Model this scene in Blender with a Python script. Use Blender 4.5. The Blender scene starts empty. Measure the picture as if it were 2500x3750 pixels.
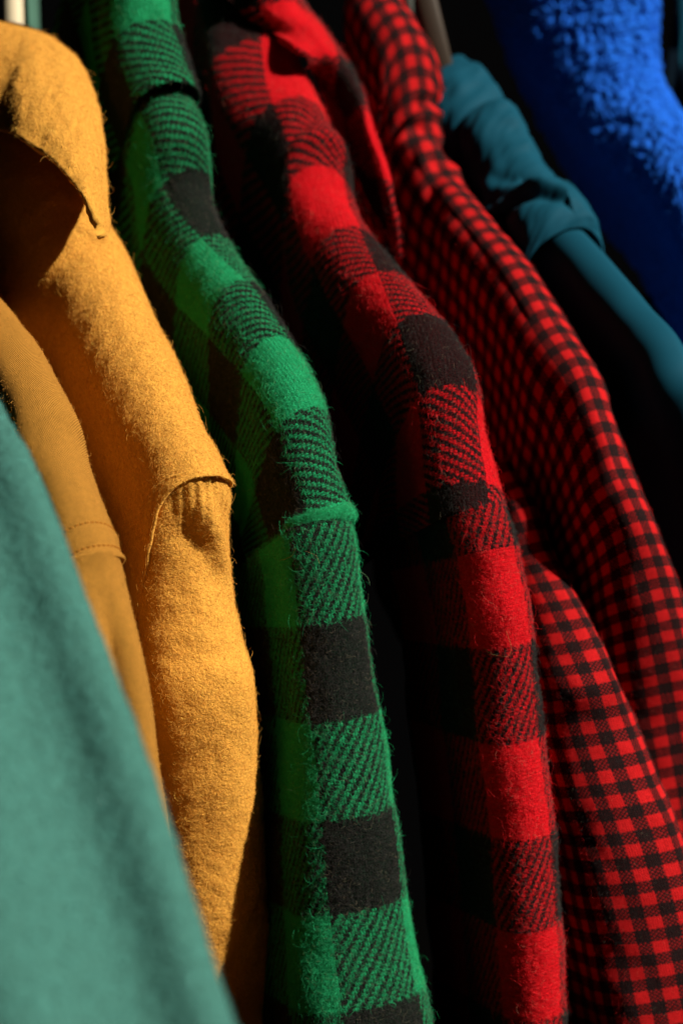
import bpy, math
import numpy as np
from mathutils import Vector, Matrix

scene = bpy.context.scene
col = scene.collection
R = math.radians

# ------------------------------------------------------------------ camera
PITCH, YAW, ROLL, LENS, DIST = R(16), R(20), R(-4), 80.0, 1.05
PW, PH = 2500.0, 3750.0
FPX = LENS / 36.0 * PH
ZO = 1.35                                    # height of the green jacket's shoulder seam
_f = np.array([math.sin(YAW) * math.cos(PITCH), math.cos(YAW) * math.cos(PITCH), -math.sin(PITCH)])
_rt = np.array([math.cos(YAW), -math.sin(YAW), 0.0])
_up = np.cross(_rt, _f)
CR = math.cos(ROLL) * _rt + math.sin(ROLL) * _up
CU = -math.sin(ROLL) * _rt + math.cos(ROLL) * _up
def ray(px, py):
    return _f + (px - PW / 2) / FPX * CR - (py - PH / 2) / FPX * CU
ORG = np.array([0, 0, ZO])
CAM = ORG - DIST * ray(1291, 1920)
def pix(px, py, X):
    """survey helper: the point of the vertical garment plane x = X seen at a photo position"""
    r = ray(px, py)
    return CAM + (X - CAM[0]) / r[0] * r
def pixd(px, py, d):
    """survey helper: the point at the given distance along the lens axis"""
    return CAM + d * ray(px, py)

cd = bpy.data.cameras.new('camera'); cam = bpy.data.objects.new('camera', cd); col.objects.link(cam)
cd.sensor_fit = 'VERTICAL'; cd.sensor_height = 36.0; cd.lens = LENS
cd.clip_start = 0.02; cd.clip_end = 60
M = Matrix.Identity(4)
for i in range(3):
    M[i][0], M[i][1], M[i][2], M[i][3] = CR[i], CU[i], -_f[i], CAM[i]
cam.matrix_world = M
cd.dof.use_dof = True
cd.dof.focus_distance = 1.06
cd.dof.aperture_fstop = 5.6
cd.dof.aperture_blades = 0
scene.camera = cam
scene.render.resolution_x, scene.render.resolution_y = 682, 1024

# ------------------------------------------------------------------ light
SUN_AZ, SUN_EL = R(47), R(38)                # azimuth to the right of straight in front
w = bpy.data.worlds.new('World'); scene.world = w; w.use_nodes = True
bg = w.node_tree.nodes['Background']
bg.inputs[0].default_value = (1.0, 0.88, 0.72, 1); bg.inputs[1].default_value = 0.0012
sd = bpy.data.lights.new('sun', 'SUN'); sun = bpy.data.objects.new('sun', sd); col.objects.link(sun)
sd.energy = 5.0; sd.angle = R(0.9); sd.color = (1.0, 0.92, 0.78)
sv = Vector((math.sin(SUN_AZ) * math.cos(SUN_EL), -math.cos(SUN_AZ) * math.cos(SUN_EL), math.sin(SUN_EL)))
sun.rotation_euler = sv.to_track_quat('Z', 'Y').to_euler()
sun.location = (1, -2, 4)
vs = scene.view_settings
vs.view_transform = 'Standard'; vs.look = 'None'; vs.exposure = 0.6; vs.gamma = 1.0
scene.display_settings.display_device = 'sRGB'
scene.cycles.max_bounces = 6
scene.cycles.diffuse_bounces = 4
scene.cycles.use_denoising = True

rng = np.random.default_rng(7)

# ------------------------------------------------------------------ helpers
def vnoise(x, y, seed=0):
    """smooth 2D value noise in -1..1"""
    x = np.asarray(x, float); y = np.asarray(y, float)
    g = np.random.default_rng(seed + 1000).uniform(-1, 1, (64, 64))
    xi = np.floor(x).astype(int); yi = np.floor(y).astype(int)
    fx = x - xi; fy = y - yi
    fx = fx * fx * (3 - 2 * fx); fy = fy * fy * (3 - 2 * fy)
    a = g[xi % 64, yi % 64]; b = g[(xi + 1) % 64, yi % 64]
    c = g[xi % 64, (yi + 1) % 64]; d = g[(xi + 1) % 64, (yi + 1) % 64]
    return (a * (1 - fx) + b * fx) * (1 - fy) + (c * (1 - fx) + d * fx) * fy

def fbm(x, y, seed=0, oct=3):
    s = 0; amp = 1; tot = 0
    for o in range(oct):
        s = s + amp * vnoise(x * 2 ** o + 13.7 * o, y * 2 ** o + 7.1 * o, seed + o); tot += amp; amp *= .5
    return s / tot

def spline(C, n):
    """Catmull-Rom (centripetal enough for our even stations) through the rows of C, n samples, plus station index"""
    C = np.asarray(C, float); m = len(C)
    P = np.vstack([2 * C[0] - C[1], C, 2 * C[-1] - C[-2]])
    seg = np.linalg.norm(np.diff(C[:, :3], axis=0), axis=1); cum = np.r_[0, np.cumsum(seg)]
    k = np.interp(np.linspace(0, cum[-1], n), cum, np.arange(m))
    i = np.minimum(k.astype(int), m - 2); t = (k - i)[:, None]
    p0, p1, p2, p3 = P[i], P[i + 1], P[i + 2], P[i + 3]
    o = .5 * (2 * p1 + (p2 - p0) * t + (2 * p0 - 5 * p1 + 4 * p2 - p3) * t ** 2 + (3 * p1 - p0 - 3 * p2 + p3) * t ** 3)
    return o, k

def smooth1(a, s):
    n = max(1, int(s)); kx = np.arange(-3 * n, 3 * n + 1); g = np.exp(-.5 * (kx / n) ** 2); g /= g.sum()
    pad = np.pad(a, ((3 * n, 3 * n), (0, 0)), mode='edge')
    return np.stack([np.convolve(pad[:, j], g, 'valid') for j in range(a.shape[1])], 1)

def grid_normals(P, closed=False):
    du = np.gradient(P, axis=0)
    dv = (np.roll(P, -1, 1) - np.roll(P, 1, 1)) if closed else np.gradient(P, axis=1)
    n = np.cross(du, dv); n /= np.linalg.norm(n, axis=2, keepdims=True) + 1e-12
    return n

def link(o, parent=None):
    col.objects.link(o)
    if parent is not None: o.parent = parent
    return o

def mesh_grid(name, P, U, mat, parent, closed=False, thick=0.0, caps=False):
    nt, na = P.shape[:2]
    me = bpy.data.meshes.new(name)
    idx = np.arange(nt * na).reshape(nt, na)
    if closed:
        j2 = np.roll(idx, -1, 1); q = np.stack([idx[:-1], idx[1:], j2[1:], j2[:-1]], -1).reshape(-1, 4)
    else:
        q = np.stack([idx[:-1, :-1], idx[1:, :-1], idx[1:, 1:], idx[:-1, 1:]], -1).reshape(-1, 4)
    faces = [tuple(f) for f in q.tolist()]
    if caps:
        faces.append(tuple(idx[0].tolist())); faces.append(tuple(idx[-1][::-1].tolist()))
    me.from_pydata(P.reshape(-1, 3).tolist(), [], faces)
    uv = me.uv_layers.new(name='UVMap')
    li = np.zeros(len(me.loops), np.int32); me.loops.foreach_get('vertex_index', li)
    UU = U.reshape(-1, 2)[li].copy()
    if closed:                                # keep the wrap quads from smearing the weave
        wrap = np.zeros(len(li), bool)
        nl = (nt - 1) * na * 4
        lq = li[:nl].reshape(-1, 4) % na
        bad = (lq.max(1) - lq.min(1)) > na // 2
        per = U[0, -1, 0] - U[0, 0, 0] + (U[0, 1, 0] - U[0, 0, 0])
        B = UU[:nl].reshape(-1, 4, 2)
        m = bad[:, None] & (lq == 0)
        B[..., 0][m] += per
        UU[:nl] = B.reshape(-1, 2)
    uv.data.foreach_set('uv', UU.astype(np.float32).ravel())
    me.polygons.foreach_set('use_smooth', np.ones(len(me.polygons), bool))
    me.materials.append(mat)
    me.update()
    o = link(bpy.data.objects.new(name, me), parent)
    if thick:
        s = o.modifiers.new('thickness', 'SOLIDIFY'); s.thickness = thick; s.offset = -1
    return o

LAT = np.array([1.0, 0, 0])
class Cloth:
    pass

def sweep(name, ctrl, mat, parent, nt=220, na=120, reach=0.2, closed=False, depth=0.1, disp=None, thick=0.0015,
          rot=0.0, anchor=None, flare=0.06, flare_r=None, pw=1.6):
    """Cloth folded over a ridge line. ctrl rows: px, py (where the fold's outer edge is seen), X of the garment plane,
    left half width, right half width, fold depth radius, inward angle in degrees (90 = hanging straight down, 0 = straight back).
    Open sweep: two panels of length reach hang from the fold.  Closed sweep: a flattened tube of the given depth."""
    rows = []
    for row in ctrl:
        px, py, X, rl, rr, rd, de = row[:7]; dl = de; de = row[7] if len(row) > 7 else de
        D = np.array([0, math.cos(R(de)), -math.sin(R(de))])
        v = ray(px, py)
        th = math.atan2(rr * D.dot(v), rd * LAT.dot(v))
        S = pix(px, py, X + rr * math.sin(th))
        A = S - LAT * rr * math.sin(th) - D * rd * (1 - math.cos(th))
        rows.append(np.r_[A, rl, rr, rd, R(dl), R(de)])
    Q, k = spline(rows, nt)
    A, rl, rr, rd = Q[:, :3], Q[:, 3:4], Q[:, 4:5], Q[:, 5:6]
    A = smooth1(A, nt / 90)
    DL, DR = [np.concatenate([0 * e, np.cos(e), -np.sin(e)], 1) for e in (Q[:, 6:7], Q[:, 7:8])]
    vlen = np.r_[0, np.cumsum(np.linalg.norm(np.diff(A, axis=0), axis=1))]
    if not closed:
        x = np.linspace(-1, 1, na)
        a = np.sign(x) * (np.abs(x) ** pw) * reach
        a = np.broadcast_to(a, (nt, na))
    else:
        q = (rl + rr) / 2
        per = 2 * depth + 2 * q * 1.0 * math.pi / 1.0
        x = (np.arange(na) + .5) / na * 2 - 1
        a = np.sign(x) * np.abs(x) ** 1.25 * (depth + math.pi * q * .5 + (math.pi / 2) * q)
    rs = np.where(a < 0, rl, rr)
    qa = math.pi / 2 * (rs + rd) / 2                     # arc length of the quarter
    th = np.clip(np.abs(a) / qa, 0, 1) * math.pi / 2
    over = np.maximum(np.abs(a) - qa, 0)
    l = rs * np.sin(th); d = rd * (1 - np.cos(th))
    if not closed:
        fl = np.where(a < 0, flare, flare if flare_r is None else flare_r)
        l = l + over * fl
        d = d + over * np.sqrt(1 - fl * fl)
    else:
        st = np.minimum(over, depth)
        rest = np.clip((over - depth) / (math.pi / 2 * rs), 0, 1) * math.pi / 2
        d = d + st + rs * np.sin(rest)
        l = l * np.cos(rest) + st * flare * np.cos(rest)
    P = A[:, None] + np.sign(a)[..., None] * l[..., None] * LAT + d[..., None] * np.where((a < 0)[..., None], DL[:, None], DR[:, None])
    N = grid_normals(P, closed)
    kk = np.broadcast_to(k[:, None], a.shape); vv = np.broadcast_to(vlen[:, None], a.shape)
    if disp is not None:
        P = P + N * disp(kk, a, vv)[..., None]
        N = grid_normals(P, closed)
    # anchor: (a, photo row) on the cloth carries the weave coordinates (U0, V0)
    ua, pa, U0, V0 = anchor or (0, ctrl[0][1], 0, 0)
    va = np.interp(np.interp(pa, [q_[1] for q_ in ctrl], np.arange(len(ctrl))), k, vlen)
    c, s = math.cos(rot), math.sin(rot)
    da, dv_ = a - ua, vv - va
    U = np.stack([da * c - dv_ * s + U0, da * s + dv_ * c + V0], -1)
    o = mesh_grid(name, P, U, mat, parent, closed, thick)
    g = Cloth(); g.P, g.N, g.U, g.a, g.k, g.v, g.obj, g.closed = P, N, U, a, kk, vv, o, closed
    return g

def patch(name, rows, mat, parent, fn=pix, nu=60, nv=60, thick=0.003, disp=None, rot=0.0, uvoff=(0, 0), flip=False):
    """Cloth leaf through a net of surveyed points (px, py, X)."""
    G = np.array([[fn(*p) for p in r] for r in rows])
    A = np.stack([spline(G[i], nv)[0] for i in range(len(G))], 0)
    P = np.stack([spline(A[:, j], nu)[0] for j in range(nv)], 1)
    if flip: P = P[:, ::-1]
    du = np.linalg.norm(np.diff(P, axis=0), axis=2).mean(1); dv = np.linalg.norm(np.diff(P, axis=1), axis=2).mean(0)
    u, v = np.meshgrid(np.r_[0, np.cumsum(du)], np.r_[0, np.cumsum(dv)], indexing='ij')
    N = grid_normals(P)
    if disp is not None:
        P = P + N * disp(u, v)[..., None]; N = grid_normals(P)
    U = np.stack([u + uvoff[0], v + uvoff[1]], -1)
    c, s = math.cos(rot), math.sin(rot)
    U = np.stack([U[..., 0] * c - U[..., 1] * s, U[..., 0] * s + U[..., 1] * c], -1)
    o = mesh_grid(name, P, U, mat, parent, False, thick)
    g = Cloth(); g.P, g.N, g.U, g.a, g.k, g.v, g.obj, g.closed = P, N, U, u, v, v, o, False
    return g

def tube(name, pts, rad, mat, parent=None, n=10, sub=12):
    C, _ = spline(np.c_[np.array(pts, float), np.broadcast_to(rad, len(pts))], (len(pts) - 1) * sub + 1)
    A, r = C[:, :3], C[:, 3]
    T = np.gradient(A, axis=0); T /= np.linalg.norm(T, axis=1, keepdims=True)
    ref = np.array([0.31, 0.2, 0.93]); B = np.cross(T, ref); B /= np.linalg.norm(B, axis=1, keepdims=True); Nn = np.cross(B, T)
    an = np.arange(n) / n * 2 * math.pi
    P = A[:, None] + r[:, None, None] * (np.cos(an)[None, :, None] * B[:, None] + np.sin(an)[None, :, None] * Nn[:, None])
    U = np.stack(np.meshgrid(np.arange(len(A)) * .003, an * .003, indexing='ij'), -1)
    return mesh_grid(name, P, U, mat, parent, True, 0, caps=True)

def roll(name, g, inset, amin, amax, r, mat, parent, n=12):
    """a raised felled seam lying on a cloth along its end"""
    e = g.v.max() - g.v[:, 0]; i = int(np.argmin(np.abs(e - inset)))
    aa = g.a[i]; m = 70; s = np.linspace(amin, amax, m)
    C = np.stack([np.interp(s, aa, g.P[i, :, c]) for c in range(3)], 1); Nn = np.stack([np.interp(s, aa, g.N[i, :, c]) for c in range(3)], 1)
    T = np.gradient(C, axis=0); T /= np.linalg.norm(T, axis=1, keepdims=True); B = np.cross(T, Nn)
    rr = r * np.minimum(1, np.minimum(np.arange(m) + 1, m - np.arange(m)) / 8) * (1 + .15 * vnoise(s * 300, s * 0, 9))
    an = np.arange(n) / n * 2 * math.pi
    P = (C + Nn * .1 * r)[:, None] + rr[:, None, None] * (np.cos(an)[None, :, None] * B[:, None] * 1.5 + np.sin(an)[None, :, None] * Nn[:, None])
    U = np.stack(np.meshgrid(s, an * r, indexing='ij'), -1)
    o = mesh_grid(name, P, U, mat, parent, True, 0, caps=True)
    k = Cloth(); k.P = P; k.N = np.cos(an)[None, :, None] * B[:, None] + np.sin(an)[None, :, None] * Nn[:, None]; k.U = U
    k.a = np.broadcast_to(s[:, None], P.shape[:2]); k.k = k.v = k.a; k.obj = o; k.closed = True
    return k

def on_cloth(g, px, py, lift=.0008):
    """the point of a cloth's near side that lies at a photo position, lifted off the surface"""
    Q = g.P.reshape(-1, 3) - CAM; N = g.N.reshape(-1, 3); z = Q @ _f
    x = (Q @ CR) / z * FPX + PW / 2; y = -(Q @ CU) / z * FPX + PH / 2
    d = (x - px) ** 2 + (y - py) ** 2 + np.where((N * Q).sum(1) > 0, 1e9, 0)
    i = int(np.argmin(d)); return g.P.reshape(-1, 3)[i] + N[i] * lift

def lin(r, g, b):
    f = lambda c: (c / 255 / 12.92) if c / 255 <= .04045 else ((c / 255 + .055) / 1.055) ** 2.4
    return np.array([f(r), f(g), f(b)])

# ------------------------------------------------------------------ fuzz
def fibre_material():
    m = bpy.data.materials.new('wool_fibre'); m.use_nodes = True
    nt = m.node_tree; b = nt.nodes['Principled BSDF']
    at = nt.nodes.new('ShaderNodeAttribute'); at.attribute_name = 'tint'
    nt.links.new(at.outputs['Color'], b.inputs['Base Color'])
    b.inputs['Roughness'].default_value = .55; b.inputs['Specular IOR Level'].default_value = .25
    return m
FIBRE = fibre_material()

def fuzz(g, n, colour, length=(.0012, .004), rad=.000045, lift=.6, amax=None, amin=None, kr=None, curl=.8, seed=1, stray=0.035, name='wool_fuzz'):
    """fine fibres rooted on a cloth; colour(U)->rgb"""
    r = np.random.default_rng(seed)
    nt, na = g.P.shape[:2]
    # area-weighted cells
    d1 = np.linalg.norm(np.diff(g.P, axis=0), axis=2)[:, :-1]; d2 = np.linalg.norm(np.diff(g.P, axis=1), axis=2)[:-1]
    area = d1 * d2
    ok = np.ones_like(area)
    aa = g.a[:-1, :-1]
    if amin is not None: ok *= aa > amin
    if amax is not None: ok *= aa < amax
    if kr is not None: ok *= (g.k[:-1, :-1] > kr[0]) * (g.k[:-1, :-1] < kr[1])
    p = (area * ok).ravel(); p /= p.sum()
    c = r.choice(len(p), n, p=p); i, j = np.divmod(c, na - 1)
    fu, fv = r.random((2, n, 1))
    def bil(Z): return (Z[i, j] * (1 - fu) + Z[i + 1, j] * fu) * (1 - fv) + (Z[i, j + 1] * (1 - fu) + Z[i + 1, j + 1] * fu) * fv
    P, N, U = bil(g.P), bil(g.N), bil(g.U)
    sgn = 1 if True else -1
    T1 = np.cross(N, [0.2, 0.5, 0.84]); T1 /= np.linalg.norm(T1, axis=1, keepdims=True); T2 = np.cross(N, T1)
    L = r.uniform(length[0], length[1], (n, 1))
    s = r.random((n, 1)) < stray; L = np.where(s, L * r.uniform(1.5, 3.2, (n, 1)), L)
    ang = r.uniform(0, 2 * math.pi, (n, 1)); turn = r.normal(0, curl, (n, 1)) * 1.6
    el = np.abs(r.normal(lift, .3, (n, 1)))
    m = 5; pts = np.zeros((n, m, 3)); pts[:, 0] = P - N * .0002
    cur = P.copy()
    for q in range(1, m):
        f = (q - 1) / (m - 2)
        a_ = ang + turn * f; e_ = el * (1 - .9 * f)
        dirv = (np.cos(a_) * T1 + np.sin(a_) * T2) * np.cos(e_) + N * np.sin(e_)
        cur = cur + dirv * L / (m - 1); pts[:, q] = cur
    C = colour(U, r)
    hc = bpy.data.hair_curves.new(name)
    hc.add_curves([m] * n)
    hc.attributes['position'].data.foreach_set('vector', pts.astype(np.float32).ravel())
    ra = hc.attributes.get('radius') or hc.attributes.new('radius', 'FLOAT', 'POINT')
    rr = np.broadcast_to(np.linspace(1, .45, m), (n, m)) * rad * r.uniform(.7, 1.3, (n, 1))
    ra.data.foreach_set('value', rr.astype(np.float32).ravel())
    ct = hc.attributes.new('tint', 'FLOAT_COLOR', 'CURVE')
    ct.data.foreach_set('color', np.c_[C, np.ones(n)].astype(np.float32).ravel())
    hc.materials.append(FIBRE)
    o = link(bpy.data.objects.new(name, hc), g.obj)
    o['kind'] = 'stuff'
    return o

def solid_colour(c, var=.25):
    c = np.array(c)
    def f(U, r):
        n = len(U); k = np.exp(r.normal(0, var, (n, 1)))
        return np.clip(c * k, 0, 1)
    return f

def plaid_colour(ca, cb, cu, cv, yu, yv, twill, sgn=1, var=.3, pale=.03):
    ca, cb = np.array(ca), np.array(cb)
    def f(U, r):
        wa = np.floor(U[:, 0] / cu).astype(int) % 2; wb = np.floor(U[:, 1] / cv).astype(int) % 2
        t = (sgn * np.floor(U[:, 0] / yu) + np.floor(U[:, 1] / yv)) % twill < twill / 2
        s = np.where(t, wa, wb)[:, None]
        c = np.where(s == 1, ca, cb) * np.exp(r.normal(0, var, (len(U), 1)))
        p = r.random((len(U), 1)) < pale
        c = np.where(p, c * .4 + np.array([.25, .22, .14]) * .6, c)
        return np.clip(c, 0, 1)
    return f

# ------------------------------------------------------------------ cloth materials
class NT:
    def __init__(s, m): s.t = m.node_tree
    def n(s, kind, **kw):
        o = s.t.nodes.new(kind)
        for k, v in kw.items(): setattr(o, k, v)
        return o
    def link(s, a, b): s.t.links.new(a, b)
    def val(s, sock, x):
        if hasattr(x, 'is_output') or isinstance(x, bpy.types.NodeSocket): s.link(x, sock)
        else: sock.default_value = x
    def math(s, op, a, b=0.0, c=None):
        o = s.n('ShaderNodeMath', operation=op); s.val(o.inputs[0], a)
        if len(o.inputs) > 1: s.val(o.inputs[1], b)
        if c is not None: s.val(o.inputs[2], c)
        return o.outputs[0]
    def mixc(s, f, a, b, bt='MIX'):
        o = s.n('ShaderNodeMix', data_type='RGBA', blend_type=bt); s.val(o.inputs[0], f)
        for i, x in ((6, a), (7, b)):
            if isinstance(x, bpy.types.NodeSocket): s.link(x, o.inputs[i])
            else: o.inputs[i].default_value = (*x, 1)
        return o.outputs[2]
    def noise(s, vec, scale, detail=2, rough=.5, dist=0):
        o = s.n('ShaderNodeTexNoise'); s.link(vec, o.inputs['Vector'])
        o.inputs['Scale'].default_value = scale; o.inputs['Detail'].default_value = detail
        o.inputs['Roughness'].default_value = rough; o.inputs['Distortion'].default_value = dist
        return o.outputs['Fac'], o.outputs['Color']

def base_mat(name, sheen=.3, sheen_tint=(1, 1, 1), rough=.9, spec=.06):
    m = bpy.data.materials.new(name); m.use_nodes = True
    b = m.node_tree.nodes['Principled BSDF']
    b.inputs['Roughness'].default_value = rough; b.inputs['Specular IOR Level'].default_value = spec
    b.inputs['Sheen Weight'].default_value = sheen; b.inputs['Sheen Roughness'].default_value = .45
    b.inputs['Sheen Tint'].default_value = (*sheen_tint, 1)
    return m, b, NT(m)

def weave_mat(name, ca, cb, cu, cv, yu, yv, twill, sgn=1.0, wobble=1.1, bump=.9, bdist=.0010, sheen=.03, var=.5, halo=.12, beads=1.0, dark_mix=0.0):
    m, b, t = base_mat(name, sheen, tuple(np.clip(np.array(ca) * 1.2 + .05, 0, 1)))
    uv = t.n('ShaderNodeTexCoord').outputs['UV']
    nf, nc = t.noise(uv, 620, 3, .65)
    nf2, nc2 = t.noise(uv, 2600, 2)
    off = t.n('ShaderNodeVectorMath', operation='SUBTRACT'); t.link(nc, off.inputs[0]); off.inputs[1].default_value = (.5, .5, .5)
    sc = t.n('ShaderNodeVectorMath', operation='SCALE'); t.link(off.outputs[0], sc.inputs[0]); sc.inputs['Scale'].default_value = min(yu, yv) * wobble * 2
    ad = t.n('ShaderNodeVectorMath', operation='ADD'); t.link(uv, ad.inputs[0]); t.link(sc.outputs[0], ad.inputs[1])
    sp = t.n('ShaderNodeSeparateXYZ'); t.link(ad.outputs[0], sp.inputs[0])
    U, V = sp.outputs[0], sp.outputs[1]
    def par(x, c): return t.math('GREATER_THAN', t.math('FLOORED_MODULO', x, 2 * c), c)
    wa, wb = par(U, cu), par(V, cv)
    fu, fv = t.math('DIVIDE', U, yu), t.math('DIVIDE', V, yv)
    tw = t.math('LESS_THAN', t.math('FLOORED_MODULO', t.math('ADD', t.math('MULTIPLY', t.math('FLOOR', fu), sgn), t.math('FLOOR', fv)), float(twill)), twill / 2)
    sel = t.math('ADD', t.math('MULTIPLY', tw, wa), t.math('MULTIPLY', t.math('SUBTRACT', 1.0, tw), wb))
    hu = t.math('ABSOLUTE', t.math('SINE', t.math('MULTIPLY', fu, math.pi)))
    hv = t.math('ABSOLUTE', t.math('SINE', t.math('MULTIPLY', fv, math.pi)))
    bead = t.math('POWER', t.math('MULTIPLY', hu, hv), .6)
    mixed = t.math('ABSOLUTE', t.math('SUBTRACT', wa, wb))
    sel = t.math('MULTIPLY', sel, t.math('SUBTRACT', 1.0, t.math('MULTIPLY', mixed, t.math('MULTIPLY', t.math('SUBTRACT', 1.0, bead), beads))))
    if dark_mix: sel = t.math('MULTIPLY', sel, t.math('SUBTRACT', 1.0, t.math('MULTIPLY', mixed, dark_mix)))
    # stray fibres of the other yarn blur every float a little
    blur = t.math('MULTIPLY', t.math('SUBTRACT', nf2, .5), halo * 4)
    fac = t.math('MINIMUM', t.math('MAXIMUM', t.math('ADD', t.math('MULTIPLY', sel, 1 - halo), t.math('ADD', blur, 0.0)), 0.0), 1.0)
    c = t.mixc(fac, cb, ca)
    br = t.math('MAXIMUM', t.math('ADD', 1 - 2 * var, t.math('ADD', t.math('MULTIPLY', nf, 1.6 * var), t.math('MULTIPLY', nf2, 2.4 * var))), .1)
    c = t.mixc(1.0, c, br_color(t, br), 'MULTIPLY')
    t.link(c, b.inputs['Base Color'])
    h = t.math('ADD', t.math('MULTIPLY', t.math('MULTIPLY', hu, hv), .7), t.math('MULTIPLY', nf2, .9))
    bm = t.n('ShaderNodeBump'); bm.inputs['Strength'].default_value = bump; bm.inputs['Distance'].default_value = bdist
    t.link(h, bm.inputs['Height']); t.link(bm.outputs[0], b.inputs['Normal'])
    return m

def br_color(t, v):
    o = t.n('ShaderNodeCombineColor')
    for i in range(3): t.link(v, o.inputs[i])
    return o.outputs[0]

def nap_mat(name, c, scale=700, bump=.6, bdist=.0012, sheen=.3, var=.25, weave=0, wstr=.5, rough=.9, stretch=1.0, big=120, tint2=None):
    """plain dyed cloth with a raised nap (or a fine diagonal twill when weave > 0)"""
    m, b, t = base_mat(name, sheen, tuple(np.clip(np.array(c) * 1.1 + .04, 0, 1)), rough)
    uv0 = t.n('ShaderNodeTexCoord').outputs['UV']
    mp = t.n('ShaderNodeMapping'); mp.inputs['Scale'].default_value = (1, stretch, 1); t.link(uv0, mp.inputs[0]); uv = mp.outputs[0]
    nf, _ = t.noise(uv, scale, 3, .6, .6)
    nb, _ = t.noise(uv, big, 3, .55, .4)
    br = t.math('ADD', 1 - var, t.math('ADD', t.math('MULTIPLY', nf, var), t.math('MULTIPLY', nb, var)))
    cc = t.mixc(1.0, c, br_color(t, br), 'MULTIPLY')
    if tint2 is not None:
        cc = t.mixc(t.math('MULTIPLY', nb, .6), cc, tint2)
    t.link(cc, b.inputs['Base Color'])
    h = t.math('ADD', t.math('MULTIPLY', nf, .7), t.math('MULTIPLY', nb, .5))
    if weave:
        sp = t.n('ShaderNodeSeparateXYZ'); t.link(uv0, sp.inputs[0])
        a = t.math('SINE', t.math('MULTIPLY', t.math('ADD', sp.outputs[0], t.math('MULTIPLY', sp.outputs[1], 1.0)), 2 * math.pi / weave))
        a2 = t.math('SINE', t.math('MULTIPLY', t.math('SUBTRACT', sp.outputs[0], sp.outputs[1]), 2 * math.pi / (weave * .6)))
        h = t.math('ADD', t.math('MULTIPLY', h, .5), t.math('ADD', t.math('MULTIPLY', a, wstr * .5), t.math('MULTIPLY', a2, wstr * .25)))
    bm = t.n('ShaderNodeBump'); bm.inputs['Strength'].default_value = bump; bm.inputs['Distance'].default_value = bdist
    t.link(h, bm.inputs['Height']); t.link(bm.outputs[0], b.inputs['Normal'])
    return m

def plain_mat(name, c, rough=.5, metal=0.0, spec=.4):
    m, b, t = base_mat(name, 0, (1, 1, 1), rough, spec)
    oc = t.n('ShaderNodeTexCoord').outputs['Object']
    nf, _ = t.noise(oc, 90, 4)
    t.link(t.mixc(nf, tuple(np.array(c) * .75), tuple(np.clip(np.array(c) * 1.2, 0, 1))), b.inputs['Base Color'])
    b.inputs['Metallic'].default_value = metal
    return m

GREEN, RED, BLACK = (.013, .32, .125), (.68, .006, .013), (.006, .0056, .006)
YEL, AMB = (.62, .30, .048), (.52, .235, .038)
MINT, TEAL, BLUE = (.037, .145, .132), (.004, .052, .088), (.010, .105, .55)
CHK, CHU = .048, .039          # the wool checks are taller than wide
C16, C32 = CHK / 20, CHK / 38
M_green = weave_mat('green_black_wool', GREEN, BLACK, CHU, CHK, C32, C32 * 1.6, 4)
M_green_b = weave_mat('green_black_wool_bias', GREEN, BLACK, CHU, CHK, C16, C32, 4, -1.0)
M_red = weave_mat('red_black_wool', RED, BLACK, CHU, CHK, C32, C32 * 1.6, 4)
M_red_b = weave_mat('red_black_wool_bias', RED, BLACK, CHU, CHK, C16, C32, 4, -1.0)
GC = .0066
GRED = (.52, .010, .012)
M_ging = weave_mat('red_black_gingham', GRED, (.007, .0065, .007), GC, GC, GC / 6, GC / 6, 2, wobble=.6, bump=.7, bdist=.0005, halo=.1, beads=1.0, dark_mix=.35)
M_yel = nap_mat('yellow_flannel', YEL, 650, .9, .0016, .35, .18, big=170)
M_amb = nap_mat('amber_canvas', AMB, 1300, 1.0, .0008, .05, .4, weave=.0013, wstr=.7, big=320)
M_mint = nap_mat('mint_fleece', MINT, 430, 1.0, .0025, .25, .9, big=800, stretch=.6, tint2=(.065, .155, .12))
M_teal = nap_mat('teal_cotton', TEAL, 1800, .15, .0004, .15, .08, rough=.7)
M_blue = nap_mat('blue_pile_fleece', BLUE, 420, .5, .001, .1, .5, big=200)
M_navy = nap_mat('navy_cloth', (.003, .010, .020), 600, .3, .001, .1, .2)
M_stitch_amb = nap_mat('amber_thread', (.30, .11, .012), 1500, .3, .0003)
M_green_plain = nap_mat('green_wool', GREEN, 900, .9, .0012, .05, .3)
M_lining = nap_mat('pale_green_cloth', (.06, .14, .105), 700, .3, .0005)
M_wood = plain_mat('brown_wood', (.03, .018, .010), .6)
M_steel = plain_mat('grey_steel', (.10, .11, .10), .5, 0.4)
M_cream = plain_mat('cream_paint', (.85, .72, .50), .4)
M_dark = plain_mat('unlit_room_black', (.0012, .0012, .0014), 1.0, 0.0, 0.0)  # darkness of the room put into the colour, so the sunlit wall stays black

def thing(name, label, cat, loc=(0, 0, 0), group=None):
    o = bpy.data.objects.new(name, None); o.empty_display_size = .05
    col.objects.link(o); o['label'] = label; o['category'] = cat
    if group: o['group'] = group
    return o

def gauss(x, s): return np.exp(-.5 * (x / s) ** 2)

# ------------------------------------------------------------------ setting
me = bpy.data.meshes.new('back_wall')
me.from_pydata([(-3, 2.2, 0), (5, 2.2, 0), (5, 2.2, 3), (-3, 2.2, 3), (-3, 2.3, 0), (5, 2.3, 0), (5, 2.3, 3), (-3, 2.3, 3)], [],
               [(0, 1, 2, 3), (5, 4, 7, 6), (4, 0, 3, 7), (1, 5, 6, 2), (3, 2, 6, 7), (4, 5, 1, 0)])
me.materials.append(M_dark); wall = link(bpy.data.objects.new('back_wall', me)); wall['kind'] = 'structure'  # black backdrop standing in for the unlit depth behind the garments

# ------------------------------------------------------------------ garments, left to right
GROUP = 'garments hanging side by side on the rack'

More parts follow.
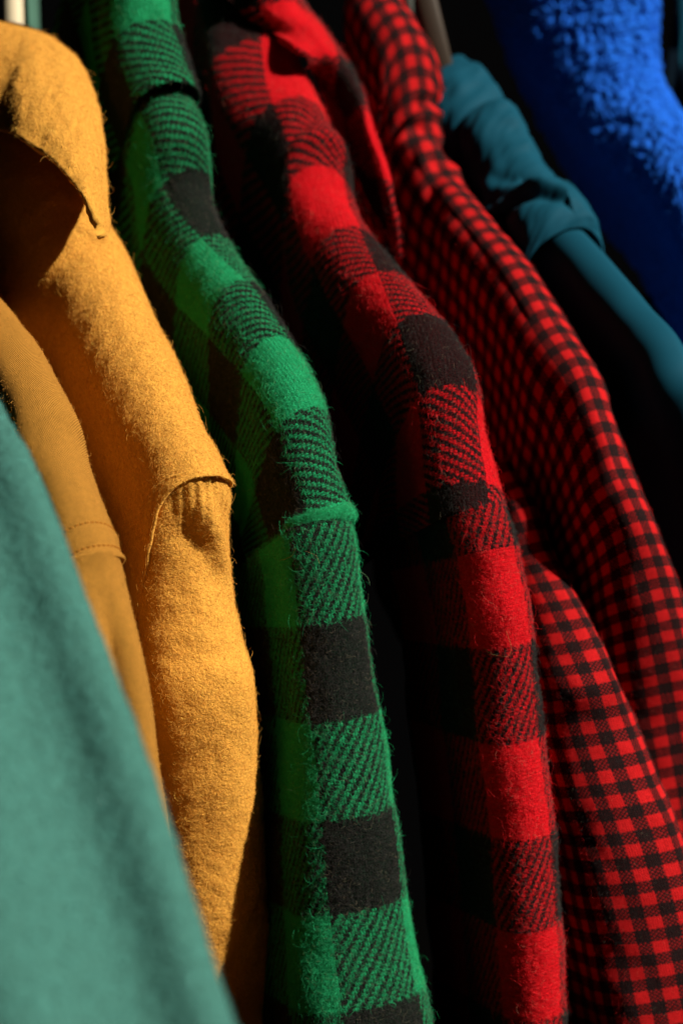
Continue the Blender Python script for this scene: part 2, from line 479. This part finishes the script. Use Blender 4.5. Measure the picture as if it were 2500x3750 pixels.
# --- mint fleece, nearest
t = thing('fleece_shirt', 'blurred mint green fleece shirt with soft vertical folds, nearest garment at lower left', 'shirt', group=GROUP)
X = -.190
def d_mint(k, a, v):
    f = np.clip(v / .06, 0, 1)
    return (.0135 * gauss(a - .012 + .012 * v, .0062) * f + .0095 * gauss(a + .026 + .02 * v, .0125) * f + .004 * gauss(a + .085 - .15 * v, .02)
            + .0025 * fbm(a * 28, v * 10, 3) + .0006 * fbm(a * 160, v * 90, 4, 2))
g = sweep('body', [(-180, 1310, X, .05, .016, .016, 70), (-35, 1610, X, .05, .016, .016, 60), (70, 1790, X, .055, .016, .016, 50),
                   (245, 2220, X, .06, .016, .016, 40), (435, 2720, X, .06, .016, .016, 35), (625, 3270, X, .065, .016, .016, 30),
                   (785, 3770, X, .07, .016, .016, 30), (870, 4020, X, .07, .016, .016, 30)], M_mint, t, disp=d_mint, reach=.30, flare=.5, flare_r=0.0)
fuzz(g, 30000, solid_colour(MINT, .8), (.001, .003), amin=-.16, amax=.06, seed=3)

# --- amber canvas shirt
t = thing('canvas_shirt', 'amber canvas work shirt with double stitched shoulder seam, behind the mint fleece', 'shirt', group=GROUP)
X = -.130
def d_amb(k, a, v): return .0012 * fbm(a * 45, v * 25, 11)
ab = [(-140, 900, X, .0180, .02, .02, 85), (0, 1078, X, .0168, .018, .02, 80), (70, 1174, X, .0168, .018, .02, 80), (128, 1250, X, .0168, .018, .02, 78), (191, 1346, X, .0168, .018, .02, 75),
      (281, 1524, X, .0168, .017, .02, 70), (319, 1665, X, .0162, .017, .02, 65), (370, 1824, X, .0156, .016, .02, 62, 50),
      (421, 1958, X, .0156, .016, .02, 58, 38), (453, 2060, X, .0156, .016, .019, 55, 28)]
def d_ambody(k, a, v):
    e = v.max() - v
    return d_amb(k, a, v) + .0011 * gauss(e, .0022) + .0006 * gauss(e - .0135, .003) - .0006 * gauss(e - .018, .0012) - .0005 * gauss(e - .0055, .0012)
g = sweep('body', ab, M_amb, t, disp=d_ambody, reach=.25)
fuzz(g, 9000, solid_colour(AMB), (.0006, .0018), amin=-.06, amax=.04, seed=4)
# two rows of stitches along the seam
def stitches(g, inset, step, parent, mat, amin, amax, r=.0004, name='stitch_row'):
    me = bpy.data.meshes.new(name); V = []; F = []
    e = g.v.max() - g.v[:, 0]; i = int(np.argmin(np.abs(e - inset)))
    aa = g.a[i]; ok = np.where((aa > amin) & (aa < amax))[0]
    s = np.arange(aa[ok[0]], aa[ok[-1]] - step, step)
    P = np.stack([np.interp(s, aa[ok], g.P[i, ok, c]) for c in range(3)], 1); Q = np.stack([np.interp(s + step * .72, aa[ok], g.P[i, ok, c]) for c in range(3)], 1)
    N = np.stack([np.interp(s, aa[ok], g.N[i, ok, c]) for c in range(3)], 1)
    for p, q, n in zip(P, Q, N):
        tdir = (q - p) / (np.linalg.norm(q - p) + 1e-9); sd_ = np.cross(n, tdir); b0 = len(V)
        for f, h in ((0, -.4), (.25, .8), (.75, .8), (1, -.4)):
            c = p + (q - p) * f + n * r * h
            for ang in (0, math.pi / 2, math.pi, 1.5 * math.pi):
                V.append(tuple(c + r * (math.cos(ang) * sd_ + math.sin(ang) * n)))
        for k in range(3):
            for m_ in range(4):
                F.append((b0 + 4 * k + m_, b0 + 4 * k + (m_ + 1) % 4, b0 + 4 * k + 4 + (m_ + 1) % 4, b0 + 4 * k + 4 + m_))
        F += [(b0 + 3, b0 + 2, b0 + 1, b0), (b0 + 12, b0 + 13, b0 + 14, b0 + 15)]
    me.from_pydata(V, [], F); me.materials.append(mat)
    o = link(bpy.data.objects.new(name, me), parent); o['kind'] = 'stuff'; return o
stitches(g, .0055, .0026, g.obj, M_stitch_amb, -.05, .04)
stitches(g, .018, .0026, g.obj, M_stitch_amb, -.05, .04)
asl = [(436, 2020, X, .022, .0135, .015, 35, 28), (457, 2098, X, .0235, .0152, .017, 28), (485, 2226, X, .021, .015, .016, 22), (510, 2335, X, .022, .015, .016, 18), (540, 2500, X, .022, .015, .016, 14),
       (574, 2739, X, .022, .015, .016, 12), (622, 3018, X, .022, .015, .016, 12), (680, 3400, X, .022, .015, .016, 12), (750, 3900, X, .022, .015, .016, 12)]
def d_asl(k, a, v):
    return d_amb(k, a, v) - .008 * gauss(a - .002, .0045) * np.clip((v - .014) / .03, 0, 1)
g = sweep('sleeve', asl, M_amb, t, closed=True, depth=.08, disp=d_asl)
fuzz(g, 7000, solid_colour(AMB), (.0006, .0018), amin=-.06, amax=.04, seed=5)

# --- yellow flannel shirt
t = thing('flannel_shirt', 'golden yellow brushed flannel shirt with broad collar, left of the green plaid jacket', 'shirt', group=GROUP)
X = -.065
yb = [(60, 330, X - 0.020, .022, .018, .022, 88), (200, 540, X - 0.015, .022, .02, .022, 88), (395, 848, X - 0.003, .0232, .022, .026, 86), (446, 944, X, .0232, .022, .026, 85), (510, 1078, X, .0226, .022, .026, 84), (600, 1250, X, .0220, .022, .025, 82), (663, 1378, X, .0215, .021, .025, 78), (733, 1537, X, .0203, .021, .025, 74), (785, 1633, X, .0197, .021, .024, 72, 60), (829, 1722, X, .0191, .020, .022, 68, 45), (845, 1775, X, .0191, .020, .022, 66, 34)]
def d_yel(k, a, v): return .0016 * fbm(a * 40, v * 30, 21) + .0005 * fbm(a * 180, v * 180, 22, 2)
def d_ybody(k, a, v):
    e = v.max() - v
    return d_yel(k, a, v) + .0012 * gauss(e - .001, .003) + .003 * np.sin(v * 60 + a * 30) * np.clip((-a - .05) / .05, 0, 1)
g = sweep('body', yb, M_yel, t, disp=d_ybody, reach=.28, nt=260, na=150, flare=.10)
fuzz(g, 80000, solid_colour((.70, .36, .062)), (.0008, .0026), amin=-.08, amax=.05, seed=6, lift=.5)
ysl = [(812, 1720, X, .0197, .016, .018, 42, 30), (843, 1800, X, .0210, .0205, .020, 35, 28), (836, 1888, X, .0210, .019, .020, 28), (839, 2066, X, .0216, .020, .020, 22), (855, 2194, X, .0223, .021, .021, 18), (887, 2353, X + 0.000, .0230, .022, .022, 15), (925, 2500, X + 0.001, .0236, .023, .022, 12), (948, 2819, X + 0.003, .0243, .024, .022, 10), (962, 3058, X + 0.004, .0249, .025, .022, 10), (985, 3400, X + 0.004, .0256, .026, .022, 10), (1010, 3950, X + 0.004, .0262, .027, .022, 10)]
def d_ysl(k, a, v):
    g1 = .003 * gauss(a - .42 * (v - .012), .0045) * gauss(v - .03, .018)
    g2 = -.0028 * gauss(a + .012 - .42 * (v - .012), .006) * gauss(v - .042, .018)
    g3 = .004 * gauss(a + .03, .012) * np.clip(v / .05, 0, 1)
    pl = .0006 * np.sin(a * 1300) * gauss(v - .012, .012) * (a > -.012) * (a < .03)
    return d_yel(k, a, v) + g1 + g2 + g3 + pl
g = sweep('sleeve', ysl, M_yel, t, closed=True, depth=.09, disp=d_ysl, nt=260, na=150)
fuzz(g, 80000, solid_colour((.70, .36, .062)), (.0008, .0026), amin=-.09, amax=.05, seed=7, lift=.5)
yc = [[(-170, 120, 1.36), (-170, 45, 1.31), (-170, 85, 1.27), (-170, 200, 1.235), (-170, 330, 1.21), (-170, 450, 1.195)],
      [(-25, 150, 1.33), (0, 76, 1.28), (0, 115, 1.245), (0, 220, 1.21), (0, 350, 1.183), (0, 470, 1.168)],
      [(110, 190, 1.30), (150, 120, 1.25), (135, 160, 1.215), (105, 265, 1.18), (80, 390, 1.156), (62, 498, 1.143)],
      [(215, 265, 1.27), (272, 207, 1.22), (252, 245, 1.19), (216, 345, 1.158), (190, 462, 1.136), (168, 562, 1.125)],
      [(275, 370, 1.24), (338, 322, 1.195), (322, 360, 1.168), (296, 452, 1.14), (270, 562, 1.120), (250, 646, 1.111)],
      [(310, 510, 1.21), (367, 470, 1.17), (358, 500, 1.148), (338, 580, 1.124), (319, 670, 1.107), (304, 715, 1.101)],
      [(345, 660, 1.17), (386, 640, 1.142), (381, 662, 1.126), (369, 718, 1.108), (357, 774, 1.098), (349, 792, 1.095)],
      [(385, 835, 1.125), (402, 840, 1.112), (400, 852, 1.106), (395, 862, 1.100), (389, 864, 1.096), (383, 858, 1.094)]]
g = patch('collar', yc, M_yel, t, pixd, 110, 80, thick=.0045, flip=True, disp=lambda u, v: .0012 * fbm(u * 50, v * 40, 31) + .0005 * fbm(u * 180, v * 180, 32, 2))
fuzz(g, 26000, solid_colour((.70, .36, .062)), (.0008, .0028), seed=8, lift=.5)

# --- green buffalo plaid jacket
t = thing('wool_jacket', 'green and black buffalo plaid wool jacket hanging between yellow and red garments', 'jacket', group=GROUP)
X = 0.0
gb = [(497, -380, X, .0155, .0145, .016, 42), (567, -150, X, .0155, .0145, .016, 42), (587, 30, X, .0155, .0145, .016, 42), (612, 160, X, .0155, .0145, .016, 42), (674, 306, X, .0155, .0145, .016, 42), (758, 510, X, .019, .017, .019, 46), (772, 720, X, .0186, .018, .022, 54), (861, 918, X, .0180, .018, .022, 66), (976, 1084, X, .0174, .018, .022, 75), (1074, 1250, X, .0167, .018, .022, 70), (1170, 1429, X, .0155, .018, .021, 60), (1208, 1556, X, .0149, .018, .020, 50), (1240, 1728, X, .0143, .018, .020, 40), (1288, 1920, X, .0143, .018, .020, 32)]
def d_wool(k, a, v, s=41): return .0016 * fbm(a * 45, v * 35, s) + .0003 * fbm(a * 300, v * 300, s + 1, 2)
def d_gb(k, a, v):
    e = v.max() - v
    return d_wool(k, a, v) + .0022 * gauss(e - .004, .0035) + (.0015 * gauss(k - 4.6, .25) - .002 * gauss(k - 4.2, .25)) * gauss(a, .014)
g = sweep('body', gb, M_green_b, t, disp=d_gb, reach=.26, nt=320, na=150, rot=.18, anchor=(0, 990, 0, 1.5 * CHK))
pgb = plaid_colour(GREEN, (.018, .0165, .016), CHU, CHK, C16, C32, 4, -1)
pg = plaid_colour(GREEN, (.018, .0165, .016), CHU, CHK, C32, C32 * 1.6, 4)
fuzz(g, 100000, pgb, (.001, .0035), amin=-.07, amax=.045, seed=9)
sm = roll('shoulder_seam', g, .002, -.024, .016, .0018, M_green_plain, g.obj)
fuzz(sm, 6000, solid_colour(GREEN, .4), (.001, .0035), seed=41)
gs = [(1275, 1895, X, .0185, .016, .018, 28), (1294, 1960, X, .0194, .017, .019, 24), (1306, 2047, X, .0194, .0175, .019, 20), (1330, 2245, X, .0202, .018, .02, 16), (1361, 2462, X, .0215, .0185, .02, 14), (1393, 2643, X, .024, .0195, .021, 12), (1449, 2978, X, .029, .022, .023, 12),
      (1489, 3297, X, .034, .024, .025, 12), (1565, 3695, X, .042, .027, .028, 12), (1610, 3950, X, .046, .028, .03, 12)]
g2 = sweep('sleeve', gs, M_green, t, closed=True, depth=.08, disp=lambda k, a, v: d_wool(k, a, v, 45), nt=320, na=170, anchor=(.0185, 2250, CHU, 0))
gc = [(550, -380, X, .0205, .0185, .0205, 42), (622, -150, X, .0205, .0185, .0205, 42), (640, 0, X, .0205, .0185, .0205, 42), (660, 100, X, .0205, .0185, .0205, 42), (688, 220, X, .0205, .0185, .0205, 42), (716, 315, X, .0192, .0172, .0192, 42), (725, 345, X, .0192, .0172, .0192, 42)]
g3 = sweep('collar', gc, M_green_b, t, disp=lambda k, a, v: d_wool(k, a, v, 47) + .0018 * gauss(v.max() - v - .003, .004) * gauss(a, .018) - .003 * gauss(k - 3.3 + a * 15, .3) * gauss(a, .012), reach=.09, nt=160, na=110, thick=.0018, anchor=(-.006, 110, 1.5 * CHU, 0))
fuzz(g3, 22000, pgb, (.001, .0035), amin=-.05, amax=.045, seed=33)
patch('placket', [[(82, -120, 1.38), (100, -120, 1.365), (125, -120, 1.38), (150, -120, 1.44)], [(84, 0, 1.38), (102, 0, 1.365), (128, 0, 1.38), (152, 0, 1.44)], [(90, 160, 1.38), (110, 160, 1.365), (138, 160, 1.38), (160, 160, 1.44)], [(100, 330, 1.38), (125, 330, 1.365), (150, 330, 1.38), (170, 330, 1.44)]], M_lining, t, pixd, 40, 30, thick=.002)
fuzz(g2, 120000, pg, (.001, .0035), amin=-.08, amax=.05, seed=10)

M_thread = nap_mat('pale_thread', (.28, .22, .09), 900, .1, .0002)
for pts in ([(1030, 2050), (1050, 2047), (1075, 2032), (1085, 2005)], [(1122, 2018), (1142, 2024), (1160, 2035), (1172, 2058)]):
    tube('loose_thread', [on_cloth(g2, x, y, .0006 + .0008 * (i % 2)) for i, (x, y) in enumerate(pts)], .00006, M_thread, t, 6, 8)

# --- red buffalo plaid jacket
t = thing('wool_jacket', 'red and black large buffalo plaid wool jacket hanging right of the green plaid one', 'jacket', group=GROUP)
X = .075
rb = [(560, -640, X, .03, .018, .022, 88), (800, -260, X, .03, .018, .022, 88), (950, -60, X, .03, .018, .022, 88), (1010, 130, X, .034, .018, .024, 88), (1083, 287, X, .030, .018, .024, 86), (1159, 395, X, .0210, .018, .022, 84), (1204, 478, X, .0196, .018, .022, 84), (1225, 560, X, .0196, .018, .022, 82), (1255, 689, X, .0189, .017, .021, 80), (1312, 803, X, .0189, .017, .021, 80),
      (1465, 995, X, .0182, .017, .021, 76), (1612, 1167, X, .0182, .017, .021, 70), (1691, 1269, X, .0182, .017, .021, 62), (1742, 1390, X, .0182, .017, .021, 54), (1781, 1607, X, .0182, .017, .021, 42), (1812, 1728, X, .0182, .017, .021, 34), (1850, 1869, X, .0182, .017, .021, 26)]
def d_rb(k, a, v):
    return d_wool(k, a, v, 51) + (-.004 * gauss(k - 5.6 + a * 20, .3) + .003 * gauss(k - 6.4, .4)) * gauss(a, .02)
g = sweep('body', rb, M_red_b, t, disp=d_rb, reach=.26, nt=340, na=150, rot=-.2, anchor=(0, 1180, .014, 0))
prb = plaid_colour(RED, (.018, .0165, .0165), CHU, CHK, C16, C32, 4, -1)
pr = plaid_colour(RED, (.018, .0165, .0165), CHU, CHK, C32, C32 * 1.6, 4)
fuzz(g, 95000, prb, (.001, .0035), amin=-.07, amax=.045, seed=11)
rs_ = [(1835, 1840, X, 0.0125, .0145, .018, 24), (1893, 1983, X, 0.0136, .0165, .019, 20), (1908, 2079, X, 0.0136, .017, .02, 16), (1934, 2207, X, 0.0136, .017, .02, 14), (1959, 2462, X, 0.0136, .017, .02, 12), (1979, 2620, X, 0.0141, .018, .02, 10), (2007, 2859, X, 0.0141, .018, .02, 10), (2031, 3098, X, 0.0141, .018, .02, 10), (2055, 3456, X, 0.0141, .018, .02, 10), (2071, 3743, X, 0.0141, .018, .02, 10), (2080, 3950, X, 0.0141, .018, .02, 10)]
g = sweep('sleeve', rs_, M_red, t, closed=True, depth=.08, disp=lambda k, a, v: d_wool(k, a, v, 55), nt=320, na=170, anchor=(.012, 2690, 0, CHK))
fuzz(g, 110000, pr, (.001, .0035), amin=-.08, amax=.05, seed=12)
for pts in ([(1772, 2370), (1800, 2388), (1840, 2400), (1862, 2398), (1868, 2370), (1855, 2310)],):
    tube('loose_thread', [on_cloth(g, x, y, .0006 + .0008 * (i % 2)) for i, (x, y) in enumerate(pts)], .00006, M_thread, t, 6, 8)
rc = [[(800, -120, X - .02), (930, -140, X - .01), (1030, -130, X + .01), (1060, -120, X + .045)],
      [(880, 45, X - .014), (990, 15, X + .0), (1080, 0, X + .018), (1110, 0, X + .048)],
      [(985, 110, X + .0), (1090, 106, X + .012), (1170, 112, X + .026), (1197, 121, X + .048)],
      [(1110, 195, X + .008), (1170, 204, X + .020), (1240, 214, X + .032), (1274, 223, X + .046)],
      [(1175, 340, X + .034), (1250, 345, X + .032), (1310, 348, X + .034), (1340, 351, X + .044)],
      [(1240, 500, X + .040), (1300, 490, X + .036), (1345, 480, X + .035), (1372, 472, X + .042)],
      [(1310, 650, X + .042), (1360, 630, X + .038), (1393, 615, X + .036), (1416, 606, X + .041)],
      [(1390, 820, X + .042), (1425, 810, X + .039), (1443, 802, X + .037), (1460, 798, X + .040)],
      [(1450, 940, X + .042), (1458, 942, X + .040), (1462, 943, X + .039), (1467, 944, X + .040)]]
g = patch('collar', rc, M_red, t, pix, 110, 60, thick=.004, disp=lambda u, v: .0012 * fbm(u * 50, v * 40, 61), rot=.4, uvoff=(.03, .02))
fuzz(g, 16000, pr, (.001, .0035), seed=13)

# --- gingham shirt
t = thing('gingham_shirt', 'red and black small check gingham shirt right of the large red plaid jacket', 'shirt', group=GROUP)
X = .168
qb = [(1380, -120, X, .0221, .02, .03, 88), (1446, 0, X, .0221, .02, .03, 88), (1523, 128, X, .0208, .02, .03, 88), (1580, 255, X, .0195, .02, .028, 74), (1606, 383, X, .0195, .02, .028, 64), (1625, 497, X, .0189, .02, .028, 60), (1685, 660, X, .0182, .019, .026, 70), (1787, 785, X, .0182, .019, .026, 82), (1947, 982, X, .0182, .019, .026, 80), (2042, 1129, X, .0182, .019, .026, 76), (2138, 1282, X, .0182, .019, .026, 70), (2202, 1378, X, .014, .019, .026, 64), (2297, 1658, X, 0.011, .019, .026, 50), (2336, 1760, X, 0.012, .019, .026, 44), (2406, 1913, X, 0.014, .019, .026, 38), (2500, 2207, X + 0.015, 0.024, .019, .026, 30), (2590, 2600, X + 0.035, 0.038, .019, .026, 24), (2680, 3100, X + 0.050, 0.050, .019, .026, 20), (2800, 3900, X + 0.050, 0.050, .019, .026, 20)]
def d_q(k, a, v):
    wr = gauss(a - .002, .028)
    return (.0018 * fbm(a * 40, v * 30, 71) - .0004 * gauss(a + .012, .0012) * (k > 5.5) * (k < 9.2) + .0008 * (a > -.012) * (k > 5.5) * (k < 9.2) * gauss(a + .012, .01)
            + wr * (-.0045 * gauss(k - 4.3 + 18 * a, .16) + .003 * gauss(k - 4.65 + 18 * a, .18) - .0035 * gauss(k - 5.15 - 22 * a, .14) + .0035 * gauss(k - 5.5 - 15 * a, .2) - .0025 * gauss(k - 5.9 + 25 * a, .15)
                    + .002 * fbm(a * 90, v * 90, 73) * gauss(k - 5, 1.2)))
g = sweep('body', qb, M_ging, t, disp=d_q, reach=.26, nt=380, na=180, flare=.02)
pq = plaid_colour(GRED, (.018, .0165, .0165), GC, GC, GC / 6, GC / 6, 2)
fuzz(g, 30000, pq, (.0006, .0022), amin=-.09, amax=.05, seed=14, rad=.00003)
Xs = .136
qs = [(1870, 1690, Xs, .008, 0.0060, .010, 50), (1905, 1760, Xs, .010, 0.0080, .012, 40), (1950, 1824, Xs, .012, 0.0090, .014, 30), (2023, 2003, Xs, .014, 0.0105, .016, 24), (2074, 2098, Xs, .016, 0.0105, .018, 22), (2138, 2226, Xs, .018, 0.0105, .02, 20), (2202, 2354, Xs, 0.022, 0.0105, .02, 18), (2265, 2490, Xs, 0.026, 0.0105, .022, 16), (2318, 2620, Xs + 0.005, 0.031, .014, .024, 15), (2398, 2819, Xs + 0.011, 0.038, .014, .025, 14), (2469, 2994, Xs + 0.017, 0.043, .014, .026, 12), (2520, 3150, Xs + 0.021, 0.046, .014, .027, 12), (2600, 3450, Xs + 0.029, 0.050, .014, .028, 12), (2700, 3950, Xs + 0.038, 0.054, .014, .03, 12)]
g = sweep('sleeve', qs, M_ging, t, closed=True, depth=.06, disp=lambda k, a, v: .0015 * fbm(a * 50, v * 35, 81), nt=320, na=170)
fuzz(g, 30000, pq, (.0006, .0022), amin=-.09, amax=.05, seed=15, rad=.00003)

# --- teal cotton jacket
t = thing('cotton_jacket', 'smooth teal cotton jacket with crumpled hood, right of the gingham shirt', 'jacket', group=GROUP)
X = .212
tb = [(1960, 690, X, .016, .009, .0145, 70), (2060, 765, X, .016, .010, .0145, 70), (2138, 848, X, .016, .0105, .0145, 68), (2221, 938, X, .016, .0105, .0145, 66), (2310, 1040, X, .016, .0105, .0145, 62), (2393, 1136, X, .016, .0105, .0145, 56), (2457, 1199, X, .016, .0105, .0145, 52), (2505, 1270, X, .016, .0105, .0145, 46), (2560, 1420, X, .016, .0105, .0145, 36), (2620, 1700, X + .02, .016, .0105, .0145, 28), (2700, 2200, X + .05, .016, .0105, .0145, 25), (2740, 2500, X + .065, .016, .0105, .0145, 25)]
g = sweep('body', tb, M_teal, t, disp=lambda k, a, v: .001 * fbm(a * 30, v * 18, 91), reach=.25, flare=.02)
th_ = [(1700, 215, X, .012, .008, .012, 70), (1755, 235, X, .030, .012, .020, 80), (1800, 295, X, .032, .015, .022, 82), (1832, 360, X, .029, .014, .02, 82), (1862, 366, X, .027, .016, .022, 82), (1895, 420, X, .025, .015, .022, 82), (1935, 520, X, .025, .015, .022, 80), (1990, 610, X, .026, .016, .022, 80),
       (2030, 665, X, .026, .015, .02, 78), (2080, 660, X, .028, .018, .024, 76), (2140, 720, X, .030, .020, .026, 74), (2172, 790, X, .030, .020, .026, 72), (2178, 860, X, .029, .019, .024, 70)]
def d_th(k, a, v):
    return (.0018 * fbm(a * 60, v * 60, 95, 2) + .0022 * fbm(a * 45 + v * 70, v * 30 - a * 20, 96) - .0035 * gauss(k - 3.1 + a * 20, .2) - .005 * gauss(k - 7.8 - (a + .01) * 60, .35) * (a < .01) + .005 * gauss(k - 8.6 - (a + .02) * 70, .3) * (a < 0)
            - .006 * gauss(k - 9.2 - (a + .02) * 55, .3) * (a < 0) + .005 * gauss(k - 6.6 - (a + .03) * 70, .3) * (a < -.01))
g = sweep('hood', th_, M_teal, t, disp=d_th, reach=.09, nt=240, na=150, flare=.05)

# --- blue pile fleece
t = thing('fleece_jacket', 'bright blue deep pile fleece jacket, blurred at the upper right corner', 'jacket', group=GROUP)
X = .33
bb = [(2340, -380, X, .085, .03, .06, 38), (2385, -200, X, .075, .03, .055, 38), (2402, 0, X, .066, .028, .05, 38), (2408, 150, X, .055, .028, .045, 40), (2422, 290, X, .043, .026, .04, 50), (2470, 390, X, .036, .024, .034, 62), (2530, 480, X, .029, .022, .03, 74), (2620, 640, X, .024, .02, .028, 78), (2720, 850, X, .022, .02, .026, 70), (2800, 1200, X, .022, .02, .026, 50), (2850, 1800, X, .022, .02, .026, 30)]
def d_bl(k, a, v):
    return .003 * fbm(a * 25, v * 20, 101) + .0028 * np.abs(vnoise(a * 290 + 1.5 * vnoise(a * 150, v * 150, 5), v * 330, 102)) + .0009 * vnoise(a * 200, v * 200, 104)
g = sweep('body', bb, M_blue, t, disp=d_bl, reach=.125, nt=420, na=440, flare=-.35, pw=1.15)
fuzz(g, 60000, solid_colour((.02, .14, .66), .4), (.0006, .0016), amin=-.11, amax=.06, seed=16, curl=2.0, rad=.00008, lift=.8)

# --- dark navy coat at the far right
t = thing('dark_coat', 'barely lit navy coat with green collar in the top right corner', 'coat', group=GROUP)
X = .47
g = sweep('body', [(2590, -250, X, .02, .02, .03, 85), (2590, 0, X, .02, .02, .03, 85), (2600, 200, X, .02, .02, .03, 85), (2660, 420, X, .02, .02, .03, 85), (2800, 700, X, .02, .02, .03, 80)], M_navy, t, reach=.3, flare=.1)
g = sweep('collar', [(2560, -200, X - .01, .016, .012, .02, 85), (2570, -60, X - .01, .016, .012, .02, 85), (2575, 40, X - .01, .015, .012, .02, 85), (2572, 75, X - .01, .012, .01, .014, 85)], M_teal, t, reach=.04, nt=60, na=60)

# ------------------------------------------------------------------ hangers and rack pieces
t = thing('wooden_hanger', 'dark brown wooden hanger with grey hook between gingham shirt and teal jacket', 'hanger')
pA = pix(1540, -80, .19); pB = pix(1640, 330, .20)
def bar(name, a, b, wdir, wid, th, mat, parent):
    """rounded flat bar from a to b"""
    a, b = np.array(a), np.array(b); d = (b - a) / np.linalg.norm(b - a)
    s = np.array(wdir, float); s -= d * s.dot(d); s /= np.linalg.norm(s); n = np.cross(d, s)
    an = np.arange(16) / 16 * 2 * math.pi
    ring = [(math.copysign(abs(math.cos(x)) ** .5, math.cos(x)) * wid / 2, -math.copysign(abs(math.sin(x)) ** .5, math.sin(x)) * th / 2) for x in an]
    f = np.array([0, .004, .02, .5, .98, .996, 1]); sc = np.array([.7, .93, 1, 1, 1, .93, .7])
    P = np.array([[a + (b - a) * ff + s * x * q + n * y * q for x, y in ring] for ff, q in zip(f, sc)])
    U = np.zeros(P.shape[:2] + (2,)); U[..., 1] = f[:, None]; U[..., 0] = an[None]
    return mesh_grid(name, P, U, mat, parent, True, 0, caps=True)
bar('neck', pA, pB, CR, .013, .010, M_wood, t)
h0 = pix(1490, 150, .19); h1 = pix(1488, -60, .19); h2 = pix(1480, -300, .19)
tube('hook', [h0, h1, h2], .004, M_steel, t)

t = thing('rack_post', 'cream painted upright bar blurred behind the yellow collar, top left corner', 'rack')
bar('post', pixd(60, 300, 1.58), pixd(46, -450, 1.58), CR, .0115, .012, M_cream, t)
